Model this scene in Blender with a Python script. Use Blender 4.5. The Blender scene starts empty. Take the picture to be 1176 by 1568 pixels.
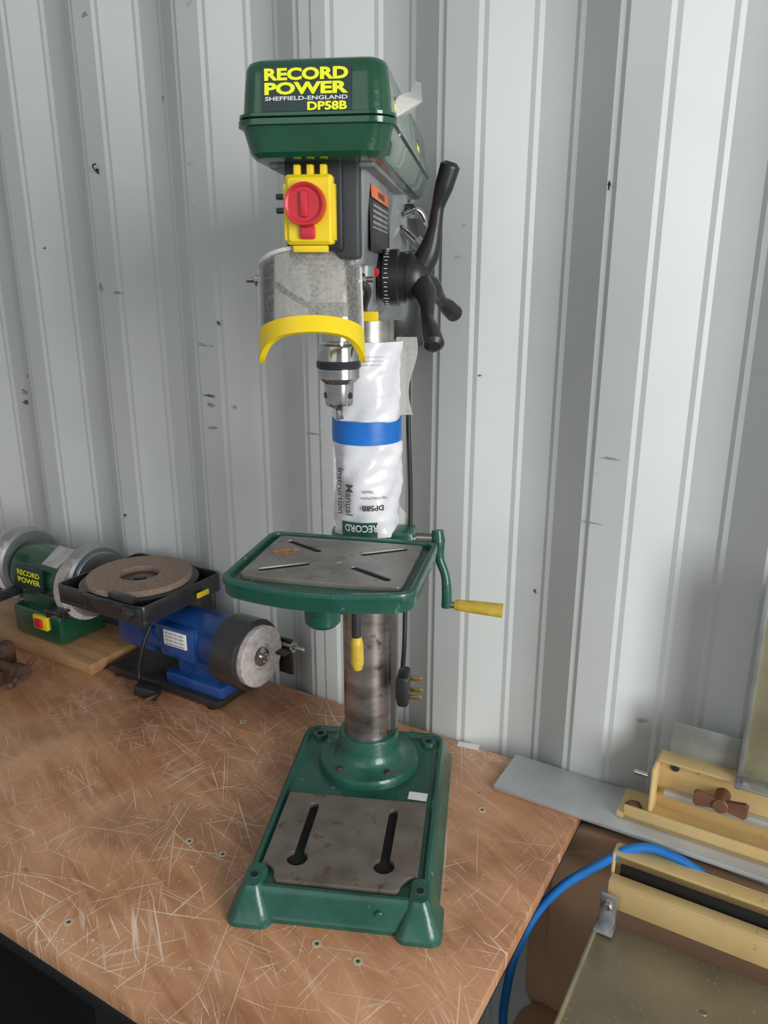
import bpy, bmesh, math, random
from mathutils import Vector, Matrix, Euler
random.seed(3)
R=math.radians
B=0.80            # bench top height
AL=R(30.5)        # camera yaw relative to the wall
OFF=Vector((0,0,0)); PAR=None
scene=bpy.context.scene
COL=scene.collection
scene.view_settings.view_transform='Standard'

# ------------------------------------------------------------ materials
def mat(name,c,rough=.5,metal=0.,c2=None,nscale=20,nlo=.4,nhi=.6,bump=0.,bscale=60,coat=0.,detail=4,stretch=(1,1,1),wear=None,wscale=90,wlo=.66,whi=.70):
    m=bpy.data.materials.new(name); m.use_nodes=True
    nt=m.node_tree; N=nt.nodes; L=nt.links
    b=N['Principled BSDF']
    b.inputs['Base Color'].default_value=(*c,1); b.inputs['Roughness'].default_value=rough
    b.inputs['Metallic'].default_value=metal; b.inputs['Coat Weight'].default_value=coat
    tc=N.new('ShaderNodeTexCoord'); mp=N.new('ShaderNodeMapping'); L.new(tc.outputs['Object'],mp.inputs[0])
    mp.inputs['Scale'].default_value=stretch
    if c2 is None: c2=tuple(x*.8 for x in c)
    n=N.new('ShaderNodeTexNoise'); n.inputs['Scale'].default_value=nscale; n.inputs['Detail'].default_value=detail
    L.new(mp.outputs[0],n.inputs['Vector'])
    r=N.new('ShaderNodeValToRGB'); r.color_ramp.elements[0].position=nlo; r.color_ramp.elements[1].position=nhi
    r.color_ramp.elements[0].color=(*c2,1); r.color_ramp.elements[1].color=(*c,1)
    L.new(n.outputs['Fac'],r.inputs[0]); out=r.outputs[0]
    if wear:
        n3=N.new('ShaderNodeTexNoise'); n3.inputs['Scale'].default_value=wscale; n3.inputs['Detail'].default_value=5
        L.new(tc.outputs['Object'],n3.inputs['Vector'])
        r3=N.new('ShaderNodeValToRGB'); r3.color_ramp.elements[0].position=wlo; r3.color_ramp.elements[1].position=whi
        L.new(n3.outputs['Fac'],r3.inputs[0])
        mx=N.new('ShaderNodeMix'); mx.data_type='RGBA'; L.new(r3.outputs[0],mx.inputs[0]); L.new(out,mx.inputs[6]); mx.inputs[7].default_value=(*wear,1)
        out=mx.outputs[2]
    L.new(out,b.inputs['Base Color'])
    if bump:
        n2=N.new('ShaderNodeTexNoise'); n2.inputs['Scale'].default_value=bscale; n2.inputs['Detail'].default_value=3
        L.new(mp.outputs[0],n2.inputs['Vector'])
        bp=N.new('ShaderNodeBump'); bp.inputs['Strength'].default_value=bump; bp.inputs['Distance'].default_value=.002
        L.new(n2.outputs['Fac'],bp.inputs['Height']); L.new(bp.outputs[0],b.inputs['Normal'])
    return m

M={}
M['green']=mat('green_paint',(.007,.072,.032),.22,c2=(.006,.060,.026),nscale=30,bump=.25,bscale=90,coat=.5)
M['greenc']=mat('green_casting',(.008,.066,.042),.32,c2=(.018,.100,.070),nscale=14,nlo=.42,nhi=.7,bump=.5,bscale=70,coat=.3,wear=(.16,.24,.21),wscale=75,wlo=.68,whi=.74)
M['steel']=mat('steel',(.55,.54,.52),.28,1.,c2=(.38,.36,.33),nscale=25,stretch=(1,1,.3))
M['steelcol']=mat('column_steel',(.42,.40,.38),.34,.9,c2=(.20,.18,.165),nscale=14,nlo=.35,nhi=.60,stretch=(1,1,2.5),bump=.1,wear=(.10,.085,.075),wscale=45,wlo=.60,whi=.72)
M['machined']=mat('machined_iron',(.33,.31,.28),.42,.5,c2=(.24,.22,.19),nscale=26,nlo=.35,nhi=.65,bump=.1,bscale=200,wear=(.17,.15,.125),wscale=60,wlo=.60,whi=.72)
M['machined2']=mat('machined_base',(.22,.185,.155),.45,.35,c2=(.14,.112,.09),nscale=22,nlo=.3,nhi=.65,bump=.15,bscale=200,wear=(.10,.06,.04),wscale=55,wlo=.60,whi=.74)
M['chrome']=mat('chrome',(.6,.59,.57),.18,1.,c2=(.45,.44,.42),nscale=40)
M['black']=mat('black_plastic',(.020,.020,.021),.38,c2=(.014,.014,.015),bump=.1)
M['blackm']=mat('black_metal',(.02,.02,.022),.3,c2=(.03,.03,.03),coat=.3)
M['rubber']=mat('rubber',(.012,.012,.012),.5)
M['grey']=mat('grey_paint',(.26,.27,.28),.35,.3,c2=(.21,.22,.23),bump=.2)
M['lgrey']=mat('light_grey_casting',(.42,.42,.41),.4,.3,c2=(.34,.34,.33),bump=.2)
M['dgrey']=mat('dark_grey',(.036,.038,.041),.4)
M['yellow']=mat('yellow_plastic',(.82,.60,.01),.35,c2=(.78,.55,.01))
M['yellowg']=mat('yellow_grip',(.68,.47,.05),.4,c2=(.5,.35,.04),nscale=50)
M['red']=mat('red_plastic',(.55,.02,.035),.35,c2=(.5,.018,.03))
M['orange']=mat('orange_label',(.8,.16,.03),.4)
M['white']=mat('white_label',(.8,.8,.78),.45,c2=(.74,.74,.72))
M['ink']=mat('ink_black',(.02,.02,.02),.5)
M['void']=mat('recess_shade',(.008,.008,.008),.9,c2=(.006,.006,.006))  # near-black colour stands in for the shade inside slots and bores
M['inkg']=mat('ink_grey',(.07,.07,.075),.5)
M['ytext']=mat('yellow_print',(.85,.88,.01),.4,c2=(.83,.84,.01))
M['labelbg']=mat('label_dark_green',(.008,.032,.028),.3)
M['bag']=mat('plastic_wrapped_paper',(.78,.78,.80),.32,c2=(.68,.68,.71),nscale=16,nlo=.3,nhi=.6,bump=.7,bscale=38,coat=.25)
M['tape']=mat('blue_tape',(.008,.17,.62),.4,c2=(.008,.14,.5),bump=.4,bscale=40)
M['blue']=mat('blue_paint',(.010,.065,.25),.3,c2=(.010,.05,.2),coat=.4)
M['bluehose']=mat('blue_hose',(.012,.18,.55),.35)
M['stone']=mat('brown_grinding_stone',(.33,.235,.18),.9,c2=(.27,.19,.14),nscale=150,bump=.3,bscale=300)
M['wheel']=mat('grey_grinding_wheel',(.56,.50,.47),.9,c2=(.40,.35,.33),nscale=90,nlo=.35,nhi=.6,bump=.5,bscale=200)
M['silver']=mat('silver_guard',(.5,.51,.52),.35,.8,c2=(.4,.41,.42))
M['alu']=mat('aluminium_bar',(.56,.58,.59),.42,.4,c2=(.48,.49,.50),nscale=12)
M['beige']=mat('beige_paint',(.66,.48,.22),.38,c2=(.58,.41,.18),nscale=10,nlo=.3,nhi=.6,bump=.1,wear=(.34,.24,.13),wscale=60,wlo=.68,whi=.74)
M['beige2']=mat('pale_yellow_plate',(.38,.35,.22),.32,.4,c2=(.30,.28,.17),nscale=14,wear=(.55,.53,.45),wscale=80,wlo=.68,whi=.72)
M['sawtop']=mat('saw_table_steel',(.34,.29,.19),.38,.3,c2=(.21,.18,.12),nscale=9,nlo=.3,nhi=.7,bump=.1,wear=(.50,.42,.28),wscale=220,wlo=.66,whi=.70)
M['greyplate']=mat('grey_green_plate',(.40,.43,.41),.4,.4,c2=(.30,.32,.30),nscale=15)
M['rust']=mat('rusty_iron',(.13,.065,.04),.7,.4,c2=(.06,.04,.03),nscale=40,bump=.6)
M['rustbr']=mat('brown_knob',(.20,.09,.055),.45,c2=(.14,.06,.035))
M['brown']=mat('brown_moulded_plastic',(.52,.32,.20),.42,c2=(.46,.28,.17),nscale=8)
M['ply']=mat('plywood_board',(.42,.24,.11),.6,c2=(.33,.18,.08),nscale=8,stretch=(1,8,1))
M['brass']=mat('brass',(.62,.45,.14),.3,1.)
M['benchblack']=mat('black_frame',(.008,.008,.008),.6)
M['floor']=mat('floor_shadow_black',(.008,.0075,.007),.85,c2=(.005,.005,.005),nscale=8,bump=.2)  # floor colour taken almost to black to imitate the shadow below the bench
M['cream']=mat('filler',(.60,.50,.34),.6)
M['scuff']=mat('scuff',(.16,.155,.15),.6,c2=(.08,.08,.08),nscale=60)
M['scuffl']=mat('light_scuff',(.36,.36,.35),.6,c2=(.25,.25,.25),nscale=60)
M['rustorange']=mat('rust_stain',(.55,.24,.04),.7,c2=(.35,.15,.04),nscale=60)

def clearmat(name,col=(1,1,1),mixf=.18,rough=.15,dcol=(.75,.73,.68)):
    m=bpy.data.materials.new(name); m.use_nodes=True; nt=m.node_tree; N=nt.nodes; L=nt.links
    N.remove(N['Principled BSDF']); out=N['Material Output']
    tr=N.new('ShaderNodeBsdfTransparent'); tr.inputs[0].default_value=(*col,1)
    gl=N.new('ShaderNodeBsdfGlossy'); gl.inputs['Roughness'].default_value=rough
    df=N.new('ShaderNodeBsdfDiffuse'); df.inputs[0].default_value=(*dcol,1)
    n=N.new('ShaderNodeTexNoise'); n.inputs['Scale'].default_value=30
    fr=N.new('ShaderNodeFresnel'); fr.inputs[0].default_value=1.35
    m1=N.new('ShaderNodeMixShader'); m2=N.new('ShaderNodeMixShader')
    mu=N.new('ShaderNodeMath'); mu.operation='MULTIPLY'; mu.inputs[1].default_value=mixf*2
    L.new(n.outputs['Fac'],mu.inputs[0]); L.new(mu.outputs[0],m1.inputs[0])
    L.new(tr.outputs[0],m1.inputs[1]); L.new(df.outputs[0],m1.inputs[2])
    L.new(fr.outputs[0],m2.inputs[0]); L.new(m1.outputs[0],m2.inputs[1]); L.new(gl.outputs[0],m2.inputs[2])
    L.new(m2.outputs[0],out.inputs[0]); return m
M['clear']=clearmat('clear_guard_plastic',(.98,.97,.94),.16,.08,(.85,.82,.76))
M['clearrim']=clearmat('clear_guard_rim',(.9,.9,.88),.85,.1,(.8,.79,.75))
M['film']=clearmat('plastic_film',(.9,.9,.9),.45)

def wallmat():
    m=bpy.data.materials.new('painted_corrugated_steel'); m.use_nodes=True; nt=m.node_tree; N=nt.nodes; L=nt.links
    b=N['Principled BSDF']; b.inputs['Roughness'].default_value=.45
    tc=N.new('ShaderNodeTexCoord')
    n=N.new('ShaderNodeTexNoise'); n.inputs['Scale'].default_value=3; n.inputs['Detail'].default_value=6; L.new(tc.outputs['Object'],n.inputs['Vector'])
    r=N.new('ShaderNodeValToRGB'); r.color_ramp.elements[0].position=.3; r.color_ramp.elements[1].position=.7
    r.color_ramp.elements[0].color=(.52,.54,.52,1); r.color_ramp.elements[1].color=(.60,.62,.605,1); L.new(n.outputs['Fac'],r.inputs[0])
    mp=N.new('ShaderNodeMapping'); mp.inputs['Scale'].default_value=(14,14,26); L.new(tc.outputs['Object'],mp.inputs[0])
    n2=N.new('ShaderNodeTexNoise'); n2.inputs['Scale'].default_value=1.; n2.inputs['Detail'].default_value=6; L.new(mp.outputs[0],n2.inputs['Vector'])
    r2=N.new('ShaderNodeValToRGB'); r2.color_ramp.elements[0].position=.71; r2.color_ramp.elements[1].position=.76; L.new(n2.outputs['Fac'],r2.inputs[0])
    mx=N.new('ShaderNodeMix'); mx.data_type='RGBA'; L.new(r2.outputs[0],mx.inputs[0]); L.new(r.outputs[0],mx.inputs[6]); mx.inputs[7].default_value=(.30,.29,.27,1)
    L.new(mx.outputs[2],b.inputs['Base Color'])
    bp=N.new('ShaderNodeBump'); bp.inputs['Strength'].default_value=.15; bp.inputs['Distance'].default_value=.004; L.new(n.outputs['Fac'],bp.inputs['Height']); L.new(bp.outputs[0],b.inputs['Normal'])
    return m
M['wall']=wallmat()

def woodmat():
    m=bpy.data.materials.new('scratched_plywood'); m.use_nodes=True; nt=m.node_tree; N=nt.nodes; L=nt.links
    b=N['Principled BSDF']; tc=N.new('ShaderNodeTexCoord')
    def noise(scale,sc=(1,1,1),rot=0,loc=(0,0,0),det=3,dist=0,vec=None):
        mp=N.new('ShaderNodeMapping')
        mr=N.new('ShaderNodeMapping'); mr.inputs['Rotation'].default_value=(0,0,rot); mr.inputs['Location'].default_value=loc
        L.new(vec if vec else tc.outputs['Object'],mr.inputs[0]); L.new(mr.outputs[0],mp.inputs[0]); mp.inputs['Scale'].default_value=sc
        n=N.new('ShaderNodeTexNoise'); n.inputs['Scale'].default_value=scale; n.inputs['Detail'].default_value=det; n.inputs['Distortion'].default_value=dist
        L.new(mp.outputs[0],n.inputs['Vector']); return n.outputs['Fac']
    def ramp(fac,a,bb,c0,c1):
        r=N.new('ShaderNodeValToRGB'); r.color_ramp.elements[0].position=a; r.color_ramp.elements[1].position=bb
        r.color_ramp.elements[0].color=(*c0,1); r.color_ramp.elements[1].color=(*c1,1); L.new(fac,r.inputs[0]); return r.outputs[0]
    def mix(f,a,c):
        x=N.new('ShaderNodeMix'); x.data_type='RGBA'
        L.new(f,x.inputs[0]); L.new(a,x.inputs[6])
        if isinstance(c,tuple): x.inputs[7].default_value=(*c,1)
        else: L.new(c,x.inputs[7])
        return x.outputs[2]
    def mth(op,a,c):
        x=N.new('ShaderNodeMath'); x.operation=op; L.new(a,x.inputs[0])
        if isinstance(c,(int,float)): x.inputs[1].default_value=c
        else: L.new(c,x.inputs[1])
        return x.outputs[0]
    wn=N.new('ShaderNodeTexNoise'); wn.inputs['Scale'].default_value=5; wn.inputs['Detail'].default_value=0; L.new(tc.outputs['Object'],wn.inputs['Vector'])
    sc_=N.new('ShaderNodeVectorMath'); sc_.operation='SCALE'; sc_.inputs['Scale'].default_value=.015; L.new(wn.outputs['Color'],sc_.inputs[0])
    ad=N.new('ShaderNodeVectorMath'); ad.operation='ADD'; L.new(tc.outputs['Object'],ad.inputs[0]); L.new(sc_.outputs[0],ad.inputs[1]); wv=ad.outputs[0]
    grain=ramp(noise(6,(1,8,1),rot=R(20),det=7,dist=.7),.3,.70,(.29,.115,.048),(.52,.255,.125))
    blot=ramp(noise(6,det=5),.38,.7,(0,0,0),(.55,.55,.55))
    col=mix(blot,grain,(.62,.365,.205))
    dark=ramp(noise(6,(1,1,1),loc=(3,1,0),det=8),.52,.70,(0,0,0),(.75,.75,.75))
    col=mix(dark,col,(.19,.078,.040))
    spots=ramp(noise(38,det=3,loc=(1,4,0)),.70,.76,(0,0,0),(.6,.6,.6))
    col=mix(spots,col,(.13,.055,.03))
    tot=None
    for i,(a,l) in enumerate([(12,4),(38,7),(66,5),(-20,5),(-48,8),(95,6),(25,10),(-75,9),(50,3.5),(-5,7)]):
        f=noise(1,(l,400,1),rot=R(a),loc=(i*1.7,i*2.3,0),det=1,vec=wv)
        f=ramp(f,.695,.74,(0,0,0),(1,1,1))
        tot=f if tot is None else mth('MAXIMUM',tot,f)
    mask=ramp(noise(3.2,loc=(.5,.2,0),det=2),.38,.60,(.18,.18,.18),(1,1,1))
    wide=ramp(noise(1,(7,90,1),rot=R(35),loc=(5,2,0),det=4,vec=wv),.63,.74,(0,0,0),(.6,.6,.6))
    tot=mth('MULTIPLY',tot,mask); tot=mth('MULTIPLY',tot,.85)
    tot=mth('MAXIMUM',tot,mth('MULTIPLY',wide,mask))
    col=mix(tot,col,(.82,.70,.58))
    nick=ramp(noise(95,(1,1.8,1),rot=.4,det=3),.66,.73,(0,0,0),(.75,.75,.75))
    nick=mth('MULTIPLY',nick,mask)
    col=mix(nick,col,(.80,.63,.47))
    L.new(col,b.inputs['Base Color'])
    rr=ramp(noise(12,det=4),.3,.7,(.30,.30,.30),(.50,.50,.50)); L.new(rr,b.inputs['Roughness'])
    bp=N.new('ShaderNodeBump'); bp.inputs['Strength'].default_value=.2; bp.inputs['Distance'].default_value=.001; L.new(tot,bp.inputs['Height']); L.new(bp.outputs[0],b.inputs['Normal'])
    return m
M['wood']=woodmat()

# ------------------------------------------------------------ geometry helpers
def W(X,Y):  # camera-yaw frame -> room frame
    return Vector((X*math.cos(AL)-Y*math.sin(AL), X*math.sin(AL)+Y*math.cos(AL)))
def root(name,loc,rot=0,local=False):
    global OFF,PAR
    e=bpy.data.objects.new(name,None); e.empty_display_size=.05
    e.location=loc; e.rotation_euler=(0,0,rot); COL.objects.link(e)
    PAR=e; OFF=Vector((0,0,0)) if local else Vector(loc)
    return e
def fin(ob,m,smooth=35):
    if ob.type=='MESH':
        if m is not None: ob.data.materials.clear(); ob.data.materials.append(M[m])
        for p in ob.data.polygons: p.use_smooth=True
        ob.data.set_sharp_from_angle(angle=R(smooth))
    else: ob.data.materials.append(M[m])
    ob.location=ob.location-OFF
    if PAR: ob.parent=PAR
    return ob
def new(name,me):
    o=bpy.data.objects.new(name,me); COL.objects.link(o); return o
def box(name,c,s,m,bev=.002,rot=(0,0,0),seg=2):
    bm=bmesh.new(); bmesh.ops.create_cube(bm,size=1)
    bmesh.ops.scale(bm,vec=s,verts=bm.verts)
    if bev: bmesh.ops.bevel(bm,geom=bm.edges[:],offset=min(bev,min(s)*.45),segments=seg,profile=.5,affect='EDGES')
    me=bpy.data.meshes.new(name); bm.to_mesh(me); bm.free()
    o=new(name,me); o.location=c; o.rotation_euler=rot; return fin(o,m)
def quat(ax): return Vector((0,0,1)).rotation_difference(Vector(ax).normalized())
def lathe(name,prof,o,m,ax=(0,0,1),seg=48,smooth=35,arc=None):
    bm=bmesh.new(); rings=[]
    for r,z in prof:
        if r<1e-6: rings.append([bm.verts.new((0,0,z))])
        else: rings.append([bm.verts.new((r*math.cos(2*math.pi*i/seg),r*math.sin(2*math.pi*i/seg),z)) for i in range(seg)])
    for a,b in zip(rings,rings[1:]):
        for i in range(seg):
            j=(i+1)%seg
            if len(a)==1 and len(b)==1: continue
            if len(a)==1: bm.faces.new((a[0],b[i],b[j]))
            elif len(b)==1: bm.faces.new((a[i],a[j],b[0]))
            else: bm.faces.new((a[i],a[j],b[j],b[i]))
    if len(rings[0])>1: bm.faces.new(rings[0][::-1])
    if len(rings[-1])>1: bm.faces.new(rings[-1])
    bmesh.ops.recalc_face_normals(bm,faces=bm.faces)
    me=bpy.data.meshes.new(name); bm.to_mesh(me); bm.free()
    ob=new(name,me); ob.rotation_mode='QUATERNION'; ob.rotation_quaternion=quat(ax); ob.location=o
    return fin(ob,m,smooth)
def cyl(name,p0,p1,r,m,r2=None,bev=.0008,seg=32):
    p0=Vector(p0);p1=Vector(p1);h=(p1-p0).length; r2=r if r2 is None else r2
    bev=min(bev,r*.4,h*.3)
    return lathe(name,[(0,0),(r-bev,0),(r,bev),(r2,h-bev),(r2-bev,h),(0,h)],p0,m,p1-p0,seg)
def rrect(hw,hd,r,cx=0,cy=0,n=6,sub=1):
    pts=[]; r=max(r,1e-5)
    for k,(sx,sy) in enumerate([(1,-1),(1,1),(-1,1),(-1,-1)]):
        a0=-90+90*k
        for i in range(n+1):
            a=R(a0+90*i/n); pts.append((cx+sx*(hw-r)+r*math.cos(a),cy+sy*(hd-r)+r*math.sin(a)))
    if sub>1:
        out=[]
        for i,p in enumerate(pts):
            q=pts[(i+1)%len(pts)]; out.append(p)
            if (Vector(p)-Vector(q)).length>r*.6:
                for s in range(1,sub): out.append((p[0]+(q[0]-p[0])*s/sub,p[1]+(q[1]-p[1])*s/sub))
        pts=out
    return pts
def loft(name,rings,m,smooth=35,cap=True,fn=None,o=(0,0,0),rot=(0,0,0)):
    bm=bmesh.new(); vr=[]
    for z,pts in rings: vr.append([bm.verts.new((p[0],p[1],z)) for p in pts])
    n=len(vr[0])
    for a,b in zip(vr,vr[1:]):
        for i in range(n): j=(i+1)%n; bm.faces.new((a[i],a[j],b[j],b[i]))
    if cap: bm.faces.new(vr[0][::-1]); bm.faces.new(vr[-1])
    if fn:
        for v in bm.verts: v.co=Vector(fn(v.co))
    bmesh.ops.recalc_face_normals(bm,faces=bm.faces)
    me=bpy.data.meshes.new(name); bm.to_mesh(me); bm.free()
    ob=new(name,me); ob.location=o; ob.rotation_euler=rot
    return fin(ob,m,smooth)
def eval_mesh(ob,name):
    bpy.context.view_layer.update()
    dg=bpy.context.evaluated_depsgraph_get()
    return bpy.data.meshes.new_from_object(ob.evaluated_get(dg))
def plate(name,outer,z0,z1,m,holes=(),bev=.0008,o=(0,0,0),rot=(0,0,0),fn=None):
    cu=bpy.data.curves.new(name,'CURVE'); cu.dimensions='2D'; cu.fill_mode='BOTH'
    bev=min(bev,(z1-z0)*.4)
    cu.extrude=(z1-z0)/2-bev; cu.bevel_depth=bev; cu.bevel_resolution=1; cu.offset=-bev
    for pts in [outer]+list(holes):
        s=cu.splines.new('POLY'); s.points.add(len(pts)-1)
        for i,p in enumerate(pts): s.points[i].co=(p[0],p[1],0,1)
        s.use_cyclic_u=True
    t=new('tmp',cu); me=eval_mesh(t,name); bpy.data.objects.remove(t)
    for v in me.vertices: v.co.z+=(z0+z1)/2
    if fn:
        for v in me.vertices: v.co=Vector(fn(v.co))
    me.name=name
    ob=new(name,me); ob.location=o; ob.rotation_euler=rot
    return fin(ob,m)
def slot(cx,cy,l,w,ang,n=6):
    pts=[]; r=w/2; a=R(ang)
    for s,st in ((1,-90),(-1,90)):
        for i in range(n+1):
            t=R(st+180*i/n); x=s*(l/2-r)+r*math.cos(t); y=r*math.sin(t)
            pts.append((cx+x*math.cos(a)-y*math.sin(a),cy+x*math.sin(a)+y*math.cos(a)))
    return pts
def circ(cx,cy,r,n=24): return [(cx+r*math.cos(2*math.pi*i/n),cy+r*math.sin(2*math.pi*i/n)) for i in range(n)]
def tube(name,pts,r,m,radii=None,cyc=False,res=8):
    cu=bpy.data.curves.new(name,'CURVE'); cu.dimensions='3D'; cu.bevel_depth=1.; cu.bevel_resolution=5; cu.use_fill_caps=True; cu.resolution_u=res
    s=cu.splines.new('BEZIER'); s.bezier_points.add(len(pts)-1)
    for i,p in enumerate(pts):
        b=s.bezier_points[i]; b.co=p; b.handle_left_type=b.handle_right_type='AUTO'
        b.radius=radii[i] if radii else r
    s.use_cyclic_u=cyc
    t=new('tmp',cu); me=eval_mesh(t,name); bpy.data.objects.remove(t); me.name=name
    return fin(new(name,me),m,60)
def text(name,s,w,h,m,o,rot=(0,0,0),thick=.0003,bold=0.,fn=None):
    cu=bpy.data.curves.new(name,'FONT'); cu.body=s; cu.offset=bold; cu.resolution_u=3; cu.size=1
    t=new('tmp',cu); me=eval_mesh(t,name); bpy.data.objects.remove(t); me.name=name
    xs=[v.co.x for v in me.vertices]; ys=[v.co.y for v in me.vertices]
    x0,x1,y0,y1=min(xs),max(xs),min(ys),max(ys)
    for v in me.vertices:
        v.co.x=((v.co.x-x0)/(x1-x0)-.5)*w; v.co.y=((v.co.y-y0)/(y1-y0)-.5)*h; v.co.z=0
    if fn:
        for v in me.vertices: v.co=Vector(fn(v.co))
    ob=new(name,me); ob.location=o; ob.rotation_euler=rot
    return fin(ob,m)
def wcyl(r,ang0,z0,flip=False):
    def f(c):
        x,y=(c.x,c.y)
        if flip: x,y=-x,-y
        a=R(ang0)+x/r
        return (r*math.cos(a),r*math.sin(a),z0+y)
    return f
F=1178.; ST,CT=math.sin(R(16.8)),math.cos(R(16.8))
def fromcam(px,py,z=0.):
    v=(py-784)/F; t=(.74-z)/(ST+v*CT); return W((px-588)/F*t,t*(CT-v*ST))

# ================================================================ ROOM
PAR=None; OFF=Vector((0,0,0))
PER=.24; PH=-.522; WY=1.037; DEP=.036
def wall_y(x):
    q=(x-PH)%PER
    if q<.060: return WY
    if q<.122: return WY+DEP*(q-.060)/.062
    if q<.178: return WY+DEP
    return WY+DEP*(PER-q)/(PER-.178)
def make_wall():
    x=PH-PER*11; prof=[]
    while x<2.2:
        prof+= [(x,0),(x+.060,0),(x+.122,DEP),(x+.178,DEP)]
        x+=PER
    bm=bmesh.new()
    lo=[bm.verts.new((a,WY+b,0)) for a,b in prof]; hi=[bm.verts.new((a,WY+b,2.5)) for a,b in prof]
    for i in range(len(prof)-1): bm.faces.new((lo[i],lo[i+1],hi[i+1],hi[i]))
    bmesh.ops.bevel(bm,geom=[e for e in bm.edges if abs(e.verts[0].co.z-e.verts[1].co.z)>1],offset=.007,segments=6,affect='EDGES')
    me=bpy.data.meshes.new('wall_back'); bm.to_mesh(me); bm.free()
    o=new('wall_back',me); fin(o,'wall',5)
    for p in o.data.polygons: p.use_smooth=False
    sm=o.modifiers.new('thick','SOLIDIFY'); sm.thickness=.002; sm.offset=-1
    return o
wall=make_wall()
box('floor',(-.6,-.3,-.02),(5.2,2.8,.04),'floor',0)
PAR=wall
def wallhit(px,py):
    v=(py-784)/F; X=(px-588)/F; Y=CT-v*ST; Z=-(ST+v*CT)
    d=W(X,Y); w_=WY+.01
    for _ in range(6):
        t=w_/d.y; w_=wall_y(d.x*t)
    return d.x*t, w_, B+.74+Z*t
def blob(name,px,py,rx,rz,m,seed=0,turn=0):
    x,y,z=wallhit(px,py); rnd=random.Random(seed)
    s=(wall_y(x+.003)-wall_y(x-.003))/.006
    ph=[rnd.uniform(0,6.28) for _ in range(4)]
    pts=[((rx*(1+.35*math.sin(3*a+ph[0])+.25*math.sin(5*a+ph[1])))*math.cos(a),(rz*(1+.35*math.sin(2*a+ph[2])+.2*math.sin(7*a+ph[3])))*math.sin(a)) for a in [2*math.pi*i/32 for i in range(32)]]
    plate(name,pts,0,.0006,m,bev=.0001,o=(x,y-.0007,z),rot=(R(90),0,math.atan(s)))
for i,(px,py,rx,rz,m) in enumerate([(150,262,.004,.005,'ink'),(933,284,.002,.004,'ink'),(192,789,.003,.003,'ink'),(40,575,.012,.005,'scuff'),(38,600,.009,.006,'scuffl'),(40,616,.010,.004,'scuff'),
   (322,606,.011,.0022,'scuff'),(323,620,.008,.003,'scuffl'),(325,655,.010,.0025,'scuffl'),(130,22,.005,.004,'scuffl'),(155,440,.004,.006,'scuffl'),(180,448,.009,.002,'scuffl'),(935,702,.010,.0012,'scuffl'),(480,664,.015,.001,'scuffl'),(335,495,.003,.003,'scuff'),(735,575,.003,.001,'scuff'),(905,800,.012,.001,'scuffl'),(70,380,.003,.0015,'scuff'),(250,150,.002,.004,'scuffl'),(820,905,.002,.003,'scuff')]):
    blob('mark_%d'%i,px,py,rx,rz,m,i)
x,y,z=wallhit(151,262); tube('wall_hook',[(x,y-.002,z),(x-.004,y-.006,z+.003),(x-.004,y-.008,z+.009),(x+.002,y-.006,z+.011)],.0012,'ink')
x,y,z=wallhit(487,500); box('panel_seam',(x,wall_y(x)-.0004,1.25),(.0016,.0012,2.5),'scuffl',0)

# ================================================================ BENCH
root('workbench',(-1.25,.72,B))
UR=-.233; UL=-2.3
box('top_board',((UR+UL)/2,(.408+1.03)/2,B-.011),(UR-UL,.622,.022),'wood',.0015)
box('edge_front',((UR+UL)/2,.412,B-.032),(UR-UL-.01,.008,.018),'benchblack',.001)
box('edge_right',(UR-.006,.72,B-.029),(.006,.60,.012),'benchblack',.001)
for i,w in enumerate((.45,.98)): box('rail_%d'%i,((UR+UL)/2-.1,w,B-.06),(UR-UL-.4,.03,.06),'benchblack')
for i,(u,w) in enumerate([(-.62,.45),(-.62,.98),(-2.15,.45),(-2.15,.98)]): box('leg_%d'%i,(u,w,(B-.04)/2),(.05,.05,B-.04),'benchblack')
box('lower_shelf',(-1.4,.72,.2),(1.5,.5,.02),'benchblack')
for i,(a,b_) in enumerate([(105,1412),(548,1472),(290,1288),(341,1308),(738,1240),(485,1445),(372,1105)]):
    x,y=fromcam(a,b_)
    lathe('dowel_%d'%i,[(0,0),(.0060,0),(.0060,.0005),(.0032,.0005),(.0032,.0001),(0,.0001)],(x,y,B+.0001),'cream',seg=20)
    lathe('screw_%d'%i,[(0,0),(.0022,0),(0,.0003)],(x,y,B+.0003),'rust',seg=12)
p=fromcam(717,1142); plate('price_label',rrect(.018,.007,.001),0,.0005,'white',o=(p[0],p[1],B+.0002),rot=(0,0,R(12)),bev=.0001)

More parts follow.
